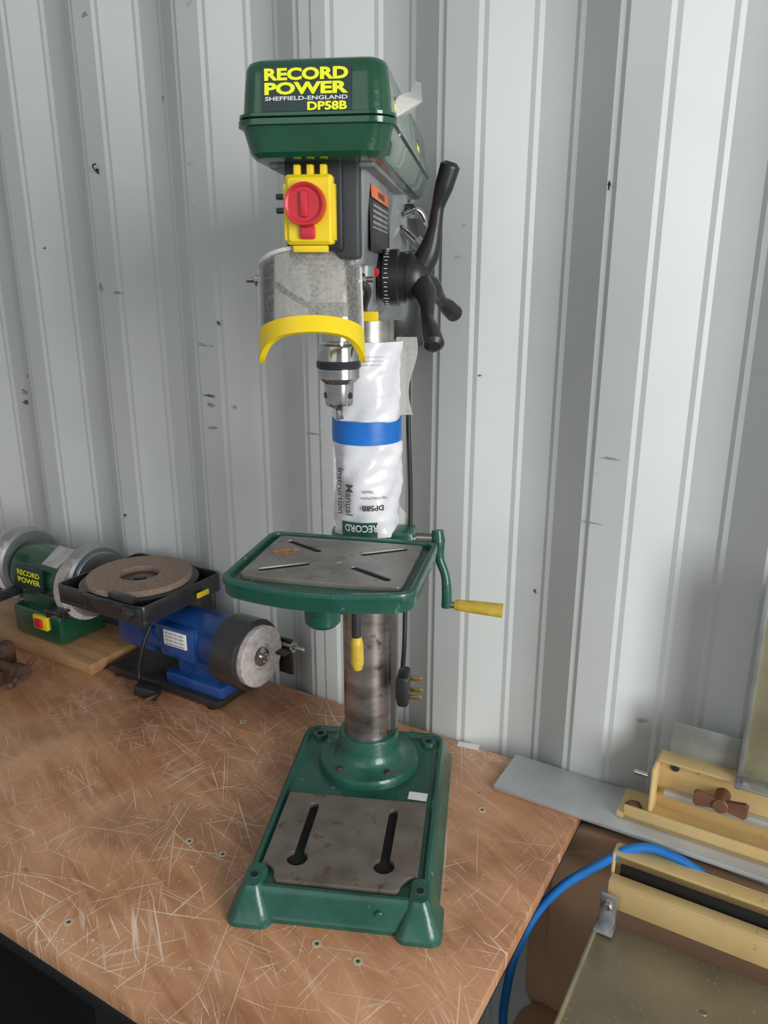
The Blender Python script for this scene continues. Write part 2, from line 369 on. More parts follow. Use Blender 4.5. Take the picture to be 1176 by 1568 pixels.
# ================================================================ DRILL PRESS
YAW=R(-7.6)
c=W(-.023,1.017)
root('bench_pillar_drill',(c[0],c[1],B),AL+YAW,local=True)
def rr(hw,y0,y1,r): return rrect(hw,(y1-y0)/2,r,0,(y0+y1)/2,6)
loft('base',[(.0,rr(.124,-.287,.088,.022)),(.006,rr(.124,-.287,.088,.022)),(.010,rr(.121,-.284,.085,.022)),
   (.034,rr(.115,-.280,.082,.024)),(.040,rr(.112,-.277,.079,.022)),(.042,rr(.109,-.2745,.0765,.02)),(.042,rr(.105,-.270,.072,.016)),(.037,rr(.101,-.266,.068,.014))],'greenc',30)
for s in (-1,1):
    def rf(a,b,y0,y1,r): return rrect((b-a)/2,(y1-y0)/2,r,s*(a+b)/2,(y0+y1)/2,6)
    nm='l' if s<0 else 'r'
    loft('foot_'+nm,[(0,rf(.074,.130,-.299,-.235,.014)),(.006,rf(.074,.130,-.299,-.235,.014)),(.009,rf(.077,.127,-.296,-.235,.014)),
       (.034,rf(.086,.1175,-.285,-.236,.012)),(.041,rf(.088,.1145,-.282,-.238,.011)),(.0445,rf(.091,.1115,-.279,-.241,.008))],'greenc',30)
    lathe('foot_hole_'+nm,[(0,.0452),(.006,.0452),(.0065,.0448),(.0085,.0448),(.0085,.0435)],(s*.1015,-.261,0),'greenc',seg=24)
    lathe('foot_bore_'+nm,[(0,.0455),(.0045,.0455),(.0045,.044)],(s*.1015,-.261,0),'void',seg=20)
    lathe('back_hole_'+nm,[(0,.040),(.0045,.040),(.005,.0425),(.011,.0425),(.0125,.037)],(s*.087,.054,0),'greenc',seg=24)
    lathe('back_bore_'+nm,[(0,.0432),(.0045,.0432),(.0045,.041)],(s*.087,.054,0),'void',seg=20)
cyl('front_pin',(.055,-.278,.026),(.055,-.286,.026),.004,'greenc',seg=16)
def keyhole(cx,y0,y1,w,rb):
    pts=[]; r=w/2; a0=math.asin(r/rb)
    for i in range(9): a=math.pi*i/8; pts.append((cx+r*math.cos(a),y1+r*math.sin(a)))
    for i in range(17):
        a=math.pi/2+a0+(2*math.pi-2*a0)*i/16; pts.append((cx+rb*math.cos(a),y0+rb*math.sin(a)))
    return pts
PX=.098
pl=[(-PX,-.100),(PX-.002,-.100),(PX-.002,-.238)]
for i in range(7): a=R(90+15*i); pl.append((PX+.022*math.cos(a),-.260+.022*math.sin(a)))
pl+= [(.072,-.265),(-.074,-.265)]
for i in range(7): a=R(0+15*i); pl.append((-PX-.002+.022*math.cos(a),-.260+.022*math.sin(a)))
pl+=[(-PX,-.238)]
kh=[keyhole(s*.055-.002,-.226,-.125,.0125,.0135) for s in (-1,1)]
plate('machined_pad',pl,.0375,.0445,'machined2',holes=kh,bev=.0006)
for i,k in enumerate(kh): plate('slot_shade_%d'%i,k,.0372,.0378,'void',bev=.0001)  # black plates in place of the shade down the through slots
lathe('column_flange',[(0,.036),(.076,.036),(.076,.044),(.073,.050),(.066,.052),(.056,.055),(.049,.062),(.0455,.072),(.0445,.088),(.043,.0925),(.038,.093),(0,.093)],(0,0,0),'greenc',seg=64)
for a in (-125,-55,55,125):
    x,y=.062*math.cos(R(a)),.062*math.sin(R(a))
    lathe('flange_bolt',[(0,0),(.0055,0),(.0055,.003),(.0035,.0045),(0,.0045)],(x,y,.052),'rust',seg=6)
plate('base_sticker',rrect(.0135,.0085,.001),.0001,.0006,'white',o=(.082,-.078,.0375),rot=(0,0,R(-4)),bev=.0001)
# --- column
cyl('column',(0,0,.09),(0,0,.80),.0362,'steelcol',seg=64)
ra=R(-8); rx,ry=.0385*math.cos(ra),.0385*math.sin(ra)
bm=bmesh.new()
n=int((.42-.10)/.0045)
pr=[(-.004,.10)]
for i in range(n):
    z=.10+i*.0045; pr+=[(.003,z+.0006),(.0055,z+.0014),(.0055,z+.0026),(.003,z+.0036)]
pr+=[(-.004,.42)]
fr=[bm.verts.new((p[0],-.006,p[1])) for p in pr]; bk=[bm.verts.new((p[0],.006,p[1])) for p in pr]
bm.faces.new(fr); bm.faces.new(bk[::-1])
for i in range(len(pr)): j=(i+1)%len(pr); bm.faces.new((fr[i],bk[i],bk[j],fr[j]))
bmesh.ops.recalc_face_normals(bm,faces=bm.faces)
me=bpy.data.meshes.new('rack'); bm.to_mesh(me); bm.free(); o=new('rack',me); o.location=(rx,ry,0); o.rotation_euler=(0,0,ra); fin(o,'steel')
# --- wrapped manual
def mr_(a,z):
    r=.0437+.0020*math.sin(3*a+z*40)+.0012*math.sin(7*a-z*90)+.0005*math.sin(z*330+3*math.sin(2*a))+.0004*math.sin(z*190-9*a)
    if abs(z-.55)<.016: r=min(r,.0450)
    else: r+=.003*max(0,math.cos(a-R(20)))
    return r
loft('wrapped_manual',[(z,[(mr_(a,z)*math.cos(a),mr_(a,z)*math.sin(a)) for a in [2*math.pi*i/96 for i in range(96)]]) for z in [.395+.27*k/90 for k in range(91)]],'bag',60)
lathe('blue_tape_band',[(.044,.535),(.0462,.5355),(.0464,.548),(.0462,.565),(.044,.5655)],(0,0,0),'tape',seg=64)
loft('bag_flap',[(z,[(.040,-.006),(.055+.005*math.sin(z*60)+(z-.4)*.03,-.004),(.055+.005*math.sin(z*60)+(z-.4)*.03,-.0034),(.040,-.005)]) for z in [.57+.10*k/10 for k in range(11)]],'film')
plate('bag_corner',[(.04,.395),(.062,.425),(.045,.445)],0,.0006,'film',bev=.0001,fn=lambda c:(c.x,-.004+c.z,c.y))
RW=.0484
text('manual_title_a','Instruction',.062,.011,'inkg',(0,0,0),bold=.01,fn=lambda c:(RW*math.cos(R(-128)+c.y/RW),RW*math.sin(R(-128)+c.y/RW),.472-c.x))
text('manual_title_b','Manual',.042,.011,'inkg',(0,0,0),bold=.01,fn=lambda c:(RW*math.cos(R(-111)+c.y/RW),RW*math.sin(R(-111)+c.y/RW),.462-c.x))
text('manual_model','DP58B',.030,.0075,'ink',(0,0,0),bold=.02,fn=wcyl(RW,-72,.452,flip=True))
text('manual_sub','Pillar Drilling Machine',.036,.0045,'inkg',(0,0,0),fn=wcyl(RW,-70,.466,flip=True))
text('manual_sub2','Bench',.014,.0045,'inkg',(0,0,0),fn=wcyl(RW,-80,.474,flip=True))
for i in range(4): text('manual_note_%d'%i,'For your safety read all instructions',.035,.0024,'inkg',(0,0,0),fn=(lambda k:lambda c:(RW*math.cos(R(-136+k*4.5)+c.y/RW),RW*math.sin(R(-136+k*4.5)+c.y/RW),.516-c.x))(i))
for i in range(3): text('manual_small_%d'%i,'This manual has important information',.03,.002,'inkg',(0,0,0),fn=wcyl(RW,-72,.648-i*.005,flip=True))
loft('manual_logo_bg',[(z,[(RW*math.cos(R(a)),RW*math.sin(R(a))) for a in range(-125,-60,5)]+[((RW-.0006)*math.cos(R(a)),(RW-.0006)*math.sin(R(a))) for a in range(-65,-130,-5)]) for z in (.408,.432)],'greenc')
text('manual_logo','RECORD',.046,.010,'white',(0,0,0),bold=.02,fn=wcyl(RW+.0006,-92,.424,flip=True))
# --- table
TZ=.431; tr=R(-5.); tx,ty=-.009,-.183
def trot(p): return (tx+p[0]*math.cos(tr)-p[1]*math.sin(tr), ty+p[0]*math.sin(tr)+p[1]*math.cos(tr))
def tout(hw,hd,r,bow):
    out=[]
    for x,y in rrect(hw,hd,r,n=6,sub=14):
        k=(1-(x/hw)**2)
        if y<0: y-=bow*k*min(1,-y/hd)
        out.append(trot((x,y)))
    return out
O1=tout(.108,.083,.014,.022); O2=tout(.1015,.0765,.010,.021); O3=tout(.091,.068,.006,.004)
def tin(s): return [(tx+(x-tx)*s,ty+(y-ty)*s) for x,y in O1]
loft('table_body',[(TZ-.022,tin(.97)),(TZ-.019,tin(.985)),(TZ-.010,tin(.99)),(TZ-.008,O1),(TZ-.006,O1)],'greenc',30)
plate('table_rim',O1,TZ-.008,TZ,'greenc',holes=[O2],bev=.0012)
sl=[slot(*trot((sx*.050,sy*.036)),.060,.0092,math.degrees(math.atan2(sy*.62,sx*1.))+math.degrees(tr)) for sx in (-1,1) for sy in (-1,1)]
hole=circ(*trot((0,0)),.0095)
plate('table_surface',O3,TZ-.006,TZ-.0005,'machined',holes=sl+[hole],bev=.0003)
for i,s_ in enumerate(sl+[hole]): plate('table_slot_shade_%d'%i,s_,TZ-.0030,TZ-.0020,'void',bev=.0001)  # black inserts paint the darkness inside the table slots and centre hole
lathe('table_hole_ring',[(.0095,TZ-.0004),(.0130,TZ-.0001),(.0132,TZ-.0008)],(*trot((0,0)),0),'machined',seg=32)
for k,(ax_,ay_,s_) in enumerate([(-.062,.030,.6),(-.070,.022,.4),(-.050,.034,.4),(-.056,.020,.45),(-.048,.024,.35),(-.064,.012,.35)]):
    q=trot((ax_-.006,ay_-.012)); plate('rust_spot_%d'%k,[(q[0]+s_*(.009+.004*math.sin(a*5+k)+.003*math.sin(a*9))*math.cos(a),q[1]+s_*(.008+.004*math.sin(a*3+1))*math.sin(a)) for a in [2*math.pi*i/40 for i in range(40)]],TZ-.0006,TZ-.0002,'rustorange',bev=.00005)
lathe('table_boss',[(0,.346),(.016,.346),(.021,.351),(.022,.372),(.024,.378),(.024,.409),(0,.409)],(-.026,-.182,0),'greenc')
box('table_arm',(0,-.100,.382),(.046,.13,.042),'greenc',.010)
lathe('table_clamp_collar',[(.0362,.340),(.048,.340),(.050,.344),(.050,.405),(.048,.409),(.0362,.409)],(0,0,0),'greenc',seg=48)
cyl('arm_knuckle',(-.024,-.158,.368),(-.004,-.158,.368),.017,'greenc')
cyl('arm_bolt',(-.004,-.158,.366),(.004,-.158,.366),.009,'rust',seg=6)
tube('lock_stem',[(.000,-.138,.380),(.006,-.145,.376),(.008,-.147,.360),(.0085,-.148,.306)],1,'dgrey',[.006,.0065,.006,.006])
tube('lock_grip',[(.0085,-.148,.316),(.0088,-.148,.306),(.0095,-.149,.280),(.010,-.149,.272)],1,'yellowg',[.0062,.0082,.0082,.006])
# crank
cyl('crank_shaft',(.045,-.01,.402),(.098,-.01,.402),.007,'steel')
box('worm_housing',(.052,-.01,.398),(.034,.05,.040),'greenc',.01)
tube('crank_arm',[(.098,-.01,.414),(.099,-.012,.400),(.102,-.016,.375),(.110,-.02,.354),(.113,-.022,.330),(.113,-.022,.307)],1,'greenc',[.008,.010,.0065,.006,.007,.007])
tube('crank_rod',[(.110,-.022,.311),(.128,-.022,.3105)],.005,'steel')
tube('crank_grip',[(.124,-.022,.3108),(.130,-.022,.3105),(.161,-.024,.309),(.190,-.026,.3075)],1,'yellowg',[.0065,.0080,.0092,.0098])
# --- head casting
loft('head_casting',[(.754,rrect(.035,.103,.010,0,-.143)),(.758,rrect(.036,.105,.010,0,-.142)),(.80,rrect(.037,.106,.012,0,-.142)),(.838,rrect(.040,.110,.012,0,-.140))],'grey',30)
loft('head_lower_casting',[(.700,rrect(.028,.060,.012,0,-.112)),(.706,rrect(.033,.066,.012,0,-.112)),(.758,rrect(.036,.070,.012,0,-.112))],'grey',30)
cyl('quill_housing',(0,-.19,.704),(0,-.19,.757),.0275,'lgrey',bev=.002)
lathe('head_column_clamp',[(.0362,.692),(.049,.692),(.052,.697),(.052,.838),(0,.838)],(0,0,0),'grey',seg=48)
box('pulley_deck',(0,-.09,.843),(.100,.34,.012),'grey',.004)
cyl('quill_nose',(0,-.19,.695),(0,-.19,.712),.024,'chrome')
cyl('quill',(0,-.19,.678),(0,-.19,.705),.0175,'chrome')
cyl('spindle_collar',(0,-.19,.667),(0,-.19,.684),.011,'dgrey')
lathe('chuck',[(0,.600),(.0035,.600),(.0045,.606),(.009,.608),(.0145,.611),(.0152,.614),(.0158,.630),(.0160,.634),(.0205,.638),(.0222,.640),(.0222,.650),(.0205,.6505),(.0205,.652),(.0225,.6525),(.0225,.672),(.0215,.674),(.012,.6755),(.012,.679),(0,.679)],(0,-.19,0),'chrome',seg=64)
lathe('chuck_knurl',[(.0225,.6505),(.0235,.651)]+[(.0235+.0004*(i%2),.6515+i*.0007) for i in range(9)]+[(.0225,.6585)],(0,-.19,0),'dgrey',seg=64)
for a in (-150,-30,90): cyl('chuck_key_hole',(.0135*math.cos(R(a)),-.19+.0135*math.sin(R(a)),.622),(.0165*math.cos(R(a)),-.19+.0165*math.sin(R(a)),.622),.0035,'ink',seg=16)
for a in (-90,30,150): box('chuck_jaw',(.003*math.cos(R(a)),-.19+.003*math.sin(R(a)),.600),(.003,.003,.010),'steel',.0005)
lathe('guard_collar',[(.0276,.704),(.031,.704),(.031,.718),(.0276,.718)],(0,-.19,0),'dgrey')
box('yellow_tag',(.036,-.20,.704),(.016,.006,.010),'yellow',.001)
# --- switch box
box('switch_plate',(.002,-.256,.802),(.068,.016,.088),'dgrey',.004)
box('switch_frame',(-.005,-.265,.806),(.053,.014,.082),'black',.003)
loft('switch_lid',[(0,rrect(.0215,.0295,.003)),(.009,rrect(.0215,.0295,.003)),(.012,rrect(.0185,.0265,.003))],'yellow',30,o=(-.007,-.272,.800),rot=(R(90),0,0))
for x in (-.018,-.006,.006): box('lid_ear',(x,-.276,.833),(.006,.008,.010),'yellow',.001)
box('lid_hinge',(-.007,-.277,.767),(.032,.008,.006),'yellow',.001)
for x in (-.028,.014): box('lid_side',(x,-.277,.798),(.005,.010,.048),'yellow',.001)
lathe('stop_button',[(0,0),(.0185,0),(.0185,.010),(.0175,.013),(.0155,.0125),(.014,.011),(0,.0105)],(-.009,-.282,.804),'red',(0,-1,0),seg=48)
box('button_bar',(-.009,-.294,.804),(.007,.004,.022),'red',.0018)
box('button_tab',(-.008,-.284,.781),(.014,.008,.012),'red',.002)
for z in (.813,.801): box('switch_clip',(-.036,-.262,z),(.012,.006,.005),'black',.001)
box('switch_clip_bar',(-.033,-.262,.807),(.004,.006,.018),'black',.001)
# --- side label
box('warning_plate',(.0390,-.150,.798),(.001,.140,.062),'ink',.0003,rot=(0,R(-2),0))
box('warning_plate_orange',(.0400,-.150,.8225),(.0006,.136,.012),'orange',.0002,rot=(0,R(-2),0))
text('warning_text','WARNING',.05,.006,'ink',(.0406,-.150,.8225),rot=(R(90),0,R(90)),bold=.02)
for i in range(8): text('warning_line_%d'%i,'read manual before use of tool',.11,.0035,'white',(.0402-.0001*i,-.150,.811-i*.0052),rot=(R(90),0,R(90)))
# --- pulley cover
cyc=-.098
def pc(hw,hd,r): return rrect(hw,hd,r,0.002,cyc,8)
loft('pulley_cover_base',[(.841,pc(.052,.188,.018)),(.842,pc(.058,.194,.020)),(.846,pc(.0615,.1975,.021)),(.862,pc(.0655,.2005,.021)),(.866,pc(.0668,.2015,.021)),(.867,pc(.0700,.2040,.022)),(.8715,pc(.0700,.2040,.022)),(.8725,pc(.067,.2015,.02))],'green',30)
loft('pulley_cover_lid',[(.8728,pc(.0670,.2015,.02)),(.8735,pc(.0690,.203,.021)),(.876,pc(.0690,.203,.021)),(.877,pc(.0655,.200,.019)),(.900,pc(.0635,.1975,.018)),(.912,pc(.0620,.196,.017)),(.9165,pc(.0600,.1935,.016)),(.919,pc(.0555,.189,.013)),(.9195,pc(.048,.182,.010))],'green',35)
lt=R(90-6.)
LY=cyc-.1993
plate('front_label',rrect(.0385,.0177,.001),0,.0006,'labelbg',o=(-.003,LY-.0004,.894),rot=(lt,0,0),bev=.0001)
def lab(n_,s_,w,h,m_,x,z,b_=.025):
    dz=z-.894; text(n_,s_,w,h,m_,(x-.003,LY-.0004-.0011+dz*math.tan(R(6)),z),rot=(lt,0,0),bold=b_)
lab('label_line_1','RECORD',.072,.0098,'ytext',0,.9053,.045)
lab('label_line_2','POWER',.072,.0098,'ytext',0,.8943,.045)
lab('label_line_3','SHEFFIELD-ENGLAND',.071,.0032,'white',0,.8866,.02)
lab('label_line_4','DP58B',.034,.0070,'ytext',.018,.8803,.04)
for y in (-.24,-.02): box('side_sticker',(.0657,y,.893),(.0008,.030,.018),'ytext',.0002,rot=(0,R(-6),0)); 
for y in (-.24,-.02): text('side_sticker_text','RECORD',.026,.006,'ink',(.0664,y,.893),rot=(R(90),0,R(90)),bold=.03)
plate('plastic_wisp',[(0,0),(.022,-.006),(.05,.004),(.064,.028),(.058,.034),(.040,.020),(.02,.018),(0,.012)],0,.0005,'film',bev=.0001,o=(.064,-.245,.878),rot=(R(75),R(-28),R(20)),fn=lambda c:(c.x*.66,c.y*.7,c.z+.008*math.sin(c.x*80)+.004*math.sin(c.y*160)))
# --- motor behind
lathe('motor',[(0,.640),(.030,.641),(.046,.648),(.055,.662),(.056,.70),(.056,.80),(.052,.82),(0,.82)],(.014,.150,0),'blackm',seg=48)
box('motor_mount',(0,.075,.80),(.07,.07,.07),'grey',.005)
cyl('tension_rod',(.045,-.02,.80),(.068,-.03,.782),.005,'chrome'); cyl('tension_knob',(.066,-.03,.784),(.073,-.032,.778),.008,'chrome')
cyl('mount_bolt_a',(.045,-.01,.822),(.062,-.01,.822),.006,'dgrey',seg=6); cyl('mount_bolt_b',(.05,.0,.77),(.085,.005,.768),.0045,'chrome')
lathe('mount_nut',[(0,0),(.008,0),(.008,.006),(0,.006)],(.083,.005,.768),'chrome',(1,0,0),seg=6)
tube('motor_cable',[(.05,-.02,.815),(.066,-.02,.82),(.075,-.01,.80),(.06,.02,.78)],.0035,'chrome')
# --- feed hub
hx,hy,hz=.037,-.13,.742
lathe('depth_dial',[(0,0),(.026,0),(.026,.004),(.030,.005),(.030,.020),(.027,.022),(.027,.028),(.0,.028)],(hx,hy,hz),'black',(1,0,0),seg=48)
for i in range(40):
    a=2*math.pi*i/40
    box('dial_tick',(hx+.009,hy+.0301*math.cos(a),hz+.0301*math.sin(a)),(.006 if i%5==0 else .0035,.0007,.0004),'white',0,rot=(a-math.pi/2,0,0))
cyl('dial_pointer',(hx-.002,hy-.031,hz+.006),(hx-.002,hy-.037,hz+.005),.005,'red')
lathe('feed_hub',[(0,0),(.025,0),(.026,.004),(.024,.014),(.018,.022),(.010,.026),(0,.027)],(hx+.028,hy,hz),'black',(1,0,0),seg=40)
hc=Vector((hx+.040,hy,hz))
def handle(n_,tip):
    tip=Vector(tip); d=tip-hc; ax=Vector((1,0,0))
    pts=[hc-ax*.004, hc+d*.22+ax*.004, hc+d*.45+ax*.003, hc+d*.62, hc+d*.80, hc+d*.97, tip]
    tube(n_,pts,1,'black',[.015,.0125,.0075,.0068,.0098,.0105,.006])
handle('feed_handle_1',(.112,-.142,.856)); handle('feed_handle_2',(.116,-.045,.700)); handle('feed_handle_3',(.104,-.222,.676))
# --- chuck guard (swung and tilted)
GO=(-.018,-.236,.750); GT=R(-26); GY=R(13)
def arcpl(name,r0,r1,s0,s1,m,a0=-180,a1=0,n=36,ns=1,low=0.):
    bm=bmesh.new(); g=[]
    for k in range(ns+1):
        rowi=[];rowo=[]
        for i in range(n+1):
            a=R(a0+(a1-a0)*i/n)
            s=s0+(s1-s0)*k/ns
            if k==ns and low: s+=low*abs(math.cos(a))**6
            for r,row in ((r0,rowi),(r1,rowo)):
                x=r*math.cos(a); y=r*math.sin(a)*.85; z=-s
                y2=y*math.cos(GT)-z*math.sin(GT); z2=y*math.sin(GT)+z*math.cos(GT)
                row.append(bm.verts.new((x,y2,z2)))
        g.append((rowi,rowo))
    for k in range(ns):
        for i in range(n):
            bm.faces.new((g[k][0][i],g[k][0][i+1],g[k+1][0][i+1],g[k+1][0][i]))
            bm.faces.new((g[k][1][i],g[k+1][1][i],g[k+1][1][i+1],g[k][1][i+1]))
        for i in (0,n): bm.faces.new((g[k][0][i],g[k+1][0][i],g[k+1][1][i],g[k][1][i]))
    for k in (0,ns):
        for i in range(n): bm.faces.new((g[k][0][i],g[k][1][i],g[k][1][i+1],g[k][0][i+1]))
    bmesh.ops.recalc_face_normals(bm,faces=bm.faces)
    me=bpy.data.meshes.new(name); bm.to_mesh(me); bm.free()
    o=new(name,me); o.location=GO; o.rotation_euler=(0,0,GY); return fin(o,m,40)
arcpl('guard_screen',.0475,.0490,.0,.076,'clear')
arcpl('guard_top_rim',.0465,.0500,-.0026,.0012,'clearrim')
arcpl('guard_rim_l',.0466,.0504,0,.066,'clearrim',-183,-174,2)
arcpl('guard_rim_r',.0466,.0504,0,.066,'clearrim',-6,3,2)
arcpl('guard_yellow_band',.0450,.0505,.066,.082,'yellow',low=.014)
arcpl('guard_yellow_lip',.0380,.0500,.066,.068,'yellow')
for s in (-1,1):
    ex=Vector((math.cos(GY),math.sin(GY),0))*s
    p0=Vector(GO)+ex*.046+Vector((0,0,-.010)); p1=p0+ex*.016
    cyl('guard_screw',p0,p1,.003,'chrome',seg=16); cyl('guard_screw_head',p0+ex*.004,p0+ex*.008,.006,'chrome',seg=16)
tube('guard_bracket',[(.024,-.226,.738),(.034,-.212,.732),(.028,-.195,.712)],.004,'dgrey')
tube('guard_bracket_l',[(-.058,-.242,.740),(-.046,-.20,.724),(-.026,-.188,.711)],.003,'dgrey')
# --- cable and plug
tube('power_cable',[(.052,.03,.66),(.056,.0,.56),(.060,-.005,.45),(.060,-.012,.38),(.056,-.02,.30),(.056,-.03,.25),(.054,-.03,.215)],.0032,'rubber')
tube('cable_loop',[(.062,-.03,.402),(.058,-.050,.378),(.042,-.072,.356),(.018,-.085,.350),(.0,-.08,.360)],.003,'rubber')
box('plug_body',(.056,-.032,.185),(.018,.040,.048),'black',.006)
box('plug_green_face',(.0465,-.036,.185),(.002,.018,.030),'green',.001)
for i,(dy,dz) in enumerate([(0,.014),(-.010,-.010),(.010,-.010)]): box('plug_pin_%d'%i,(.073,-.032+dy,.185+dz),(.018,.004,.006),'brass',.0008)

# ================================================================ BLUE WHETSTONE GRINDER
root('wet_and_dry_bench_grinder',(-1.02,.95,B))
def U(u,w,z): return (u,w,B+z)
box('base_plate',U(-1.010,.955,.012),(.285,.125,.016),'blackm',.005)
for i,(u,w) in enumerate([(-1.13,.905),(-1.13,1.005),(-.89,.905),(-.89,1.005)]): cyl('rubber_foot_%d'%i,U(u,w,0),U(u,w,.006),.012,'rubber')
box('blue_foot',U(-.935,.950,.032),(.14,.10,.026),'blue',.008)
cyl('motor_body',U(-1.05,.95,.108),U(-.870,.95,.108),.050,'blue',bev=.006,seg=48)
box('motor_support',U(-.935,.95,.065),(.10,.075,.06),'blue',.01)
box('gearbox',U(-1.085,.95,.12),(.10,.085,.11),'blue',.012)
box('terminal_box',U(-.960,.905,.112),(.085,.025,.062),'blue',.006)
cyl('gear_neck',U(-1.075,.93,.15),U(-1.075,.93,.185),.040,'blackm')
box('rating_plate',U(-.960,.891,.122),(.055,.003,.030),'white',.001)
for i in range(4): text('rating_text_%d'%i,'220-240V 50Hz 250W',.045,.003,'inkg',U(-.960,.8890,.132-i*.007),rot=(R(90),0,0))
lathe('wheel_guard',[(.012,-.062),(.058,-.062),(.064,-.058),(.064,-.008),(.061,-.004),(.056,-.004),(.056,-.035),(.012,-.035)],U(-.808,.940,.108),'blackm',(1,0,0),seg=56)
lathe('grinding_wheel',[(0,-.028),(.054,-.028),(.055,-.026),(.055,.002),(.053,.004),(.024,.004),(.022,0),(0,0)],U(-.804,.940,.108),'wheel',(1,0,0),seg=56)
lathe('wheel_flange',[(0,0),(.018,0),(.017,.004),(.008,.006),(.008,.010),(.005,.010),(.005,.016),(0,.017)],U(-.804,.940,.108),'chrome',(1,0,0),seg=32)
box('tool_rest',U(-.800,.985,.10),(.04,.02,.005),'blackm',.001); box('rest_bracket',U(-.802,1.008,.08),(.03,.006,.07),'blackm',.001)
cyl('rest_bolt',U(-.81,1.0,.106),U(-.755,1.0,.106),.004,'chrome'); lathe('wing_nut',[(0,0),(.010,0),(.010,.004),(0,.004)],U(-.780,1.0,.106),'chrome',(1,0,0),seg=8)
tc_=(-1.077,.927)
Tout=rrect(.112,.100,.012,tc_[0],tc_[1],5)
plate('tray_floor',Tout,B+.170,B+.178,'blackm'); plate('tray_rim',Tout,B+.176,B+.205,'blackm',holes=[rrect(.107,.095,.009,tc_[0],tc_[1],5)],bev=.001)
lathe('stone_housing',[(0,0),(.106,0),(.108,.003),(.108,.026),(.103,.028),(0,.028)],U(tc_[0],tc_[1],.177),'blackm',seg=64)
lathe('whetstone',[(.036,0),(.094,0),(.096,.002),(.096,.010),(.094,.012),(.038,.012),(.036,.010),(.036,0)],U(tc_[0],tc_[1],.203),'stone',seg=64)
lathe('stone_hub',[(0,0),(.033,0),(.033,.002),(.012,.003),(.012,.005),(.005,.006),(0,.006)],U(tc_[0],tc_[1],.203),'blackm',seg=32)
box('tray_clamp',U(-.985,.824,.190),(.045,.008,.026),'blackm',.002); cyl('clamp_screw',U(-.985,.822,.195),U(-.985,.808,.195),.009,'blackm',seg=8)
box('rest_bar',U(-1.02,.835,.212),(.06,.012,.012),'blackm',.002)
box('yellow_tag',U(-.957,.965,.185),(.004,.03,.010),'yellow',.001)
tube('mains_cable',[U(-1.03,.90,.13),U(-1.035,.88,.09),U(-1.04,.87,.03),U(-1.03,.865,.012)],.004,'rubber')
box('mains_plug',U(-1.01,.862,.020),(.045,.030,.022),'black',.005,rot=(0,R(15),R(25)))
for i in range(3): box('plug_pin_%d'%i,U(-.995+.006*i,.848,.014+.004*i),(.005,.02,.005),'chrome',.0006)

# ================================================================ GREEN BENCH GRINDER
root('bench_grinder',(-1.37,.94,B))
box('mounting_board',U(-1.355,.940,.016),(.37,.150,.020),'ply',.002)
for w in (.885,.995): box('board_batten',U(-1.355,w,.003),(.36,.03,.006),'ply',.001)
GX=.022; GZ=.025
def G(u,w,z): return (u+GX,w,B+z+GZ)
box('grinder_base',G(-1.375,.945,.035),(.15,.12,.068),'green',.012)
cyl('motor_body',G(-1.455,.945,.130),G(-1.295,.945,.130),.054,'green',bev=.008,seg=48)
box('motor_saddle',G(-1.375,.945,.085),(.12,.09,.05),'green',.01)
box('front_label',G(-1.375,.888,.135),(.085,.008,.050),'labelbg',.002)
text('label_line_1','RECORD',.070,.012,'ytext',G(-1.375,.8835,.147),rot=(R(90),0,0),bold=.03)
text('label_line_2','POWER',.070,.012,'ytext',G(-1.375,.8835,.131),rot=(R(90),0,0),bold=.03)
box('switch_yellow',G(-1.35,.882,.048),(.042,.010,.030),'yellow',.002); box('switch_red',G(-1.35,.875,.048),(.020,.008,.018),'red',.002)
for k,(u,s) in enumerate([(-1.268,1),(-1.482,-1)]):
    cyl('guard_%d'%k,G(u-.018,.955,.133),G(u+.018,.955,.133),.074,'silver',bev=.005,seg=56)
    cyl('guard_cover_%d'%k,G(u+s*.018,.955,.133),G(u+s*.022,.955,.133),.060,'silver',bev=.003,seg=56)
    cyl('wheel_%d'%k,G(u-.012,.938,.128),G(u+.012,.938,.128),.070,'wheel',seg=56)
    cyl('wheel_shaft_%d'%k,G(u,.955,.133),G(u+s*.028,.955,.133),.01,'chrome',seg=6)
    box('rest_%d'%k,G(u,.862,.10),(.045,.03,.004),'blackm',.001)
    box('rest_arm_%d'%k,G(u-s*.03,.885,.088),(.006,.05,.02),'blackm',.001)
    cyl('rest_knob_%d'%k,G(u-s*.03,.875,.085),G(u+s*.01,.875,.085),.008,'blackm',seg=10)
    box('spark_shield_%d'%k,G(u,.880,.205),(.045,.05,.002),'film',.0005,rot=(R(30),0,0))

# ================================================================ RUSTY VICE
root('rusty_drill_vice',(-1.33,.755,B))
box('vice_bed',U(-1.37,.76,.014),(.16,.08,.028),'rust',.005)
box('fixed_jaw',U(-1.38,.76,.055),(.045,.085,.056),'rust',.006)
box('moving_jaw',U(-1.31,.76,.050),(.030,.080,.046),'rust',.006)
cyl('vice_screw',U(-1.40,.76,.045),U(-1.225,.76,.045),.009,'rust'); cyl('screw_boss',U(-1.242,.76,.045),U(-1.216,.76,.045),.015,'rust')
cyl('vice_handle',U(-1.225,.735,.030),U(-1.225,.79,.062),.005,'rust')
lathe('handle_ball',[(0,-.008),(.006,-.006),(.008,0),(.006,.006),(0,.008)],U(-1.225,.735,.030),'rust',seg=16)

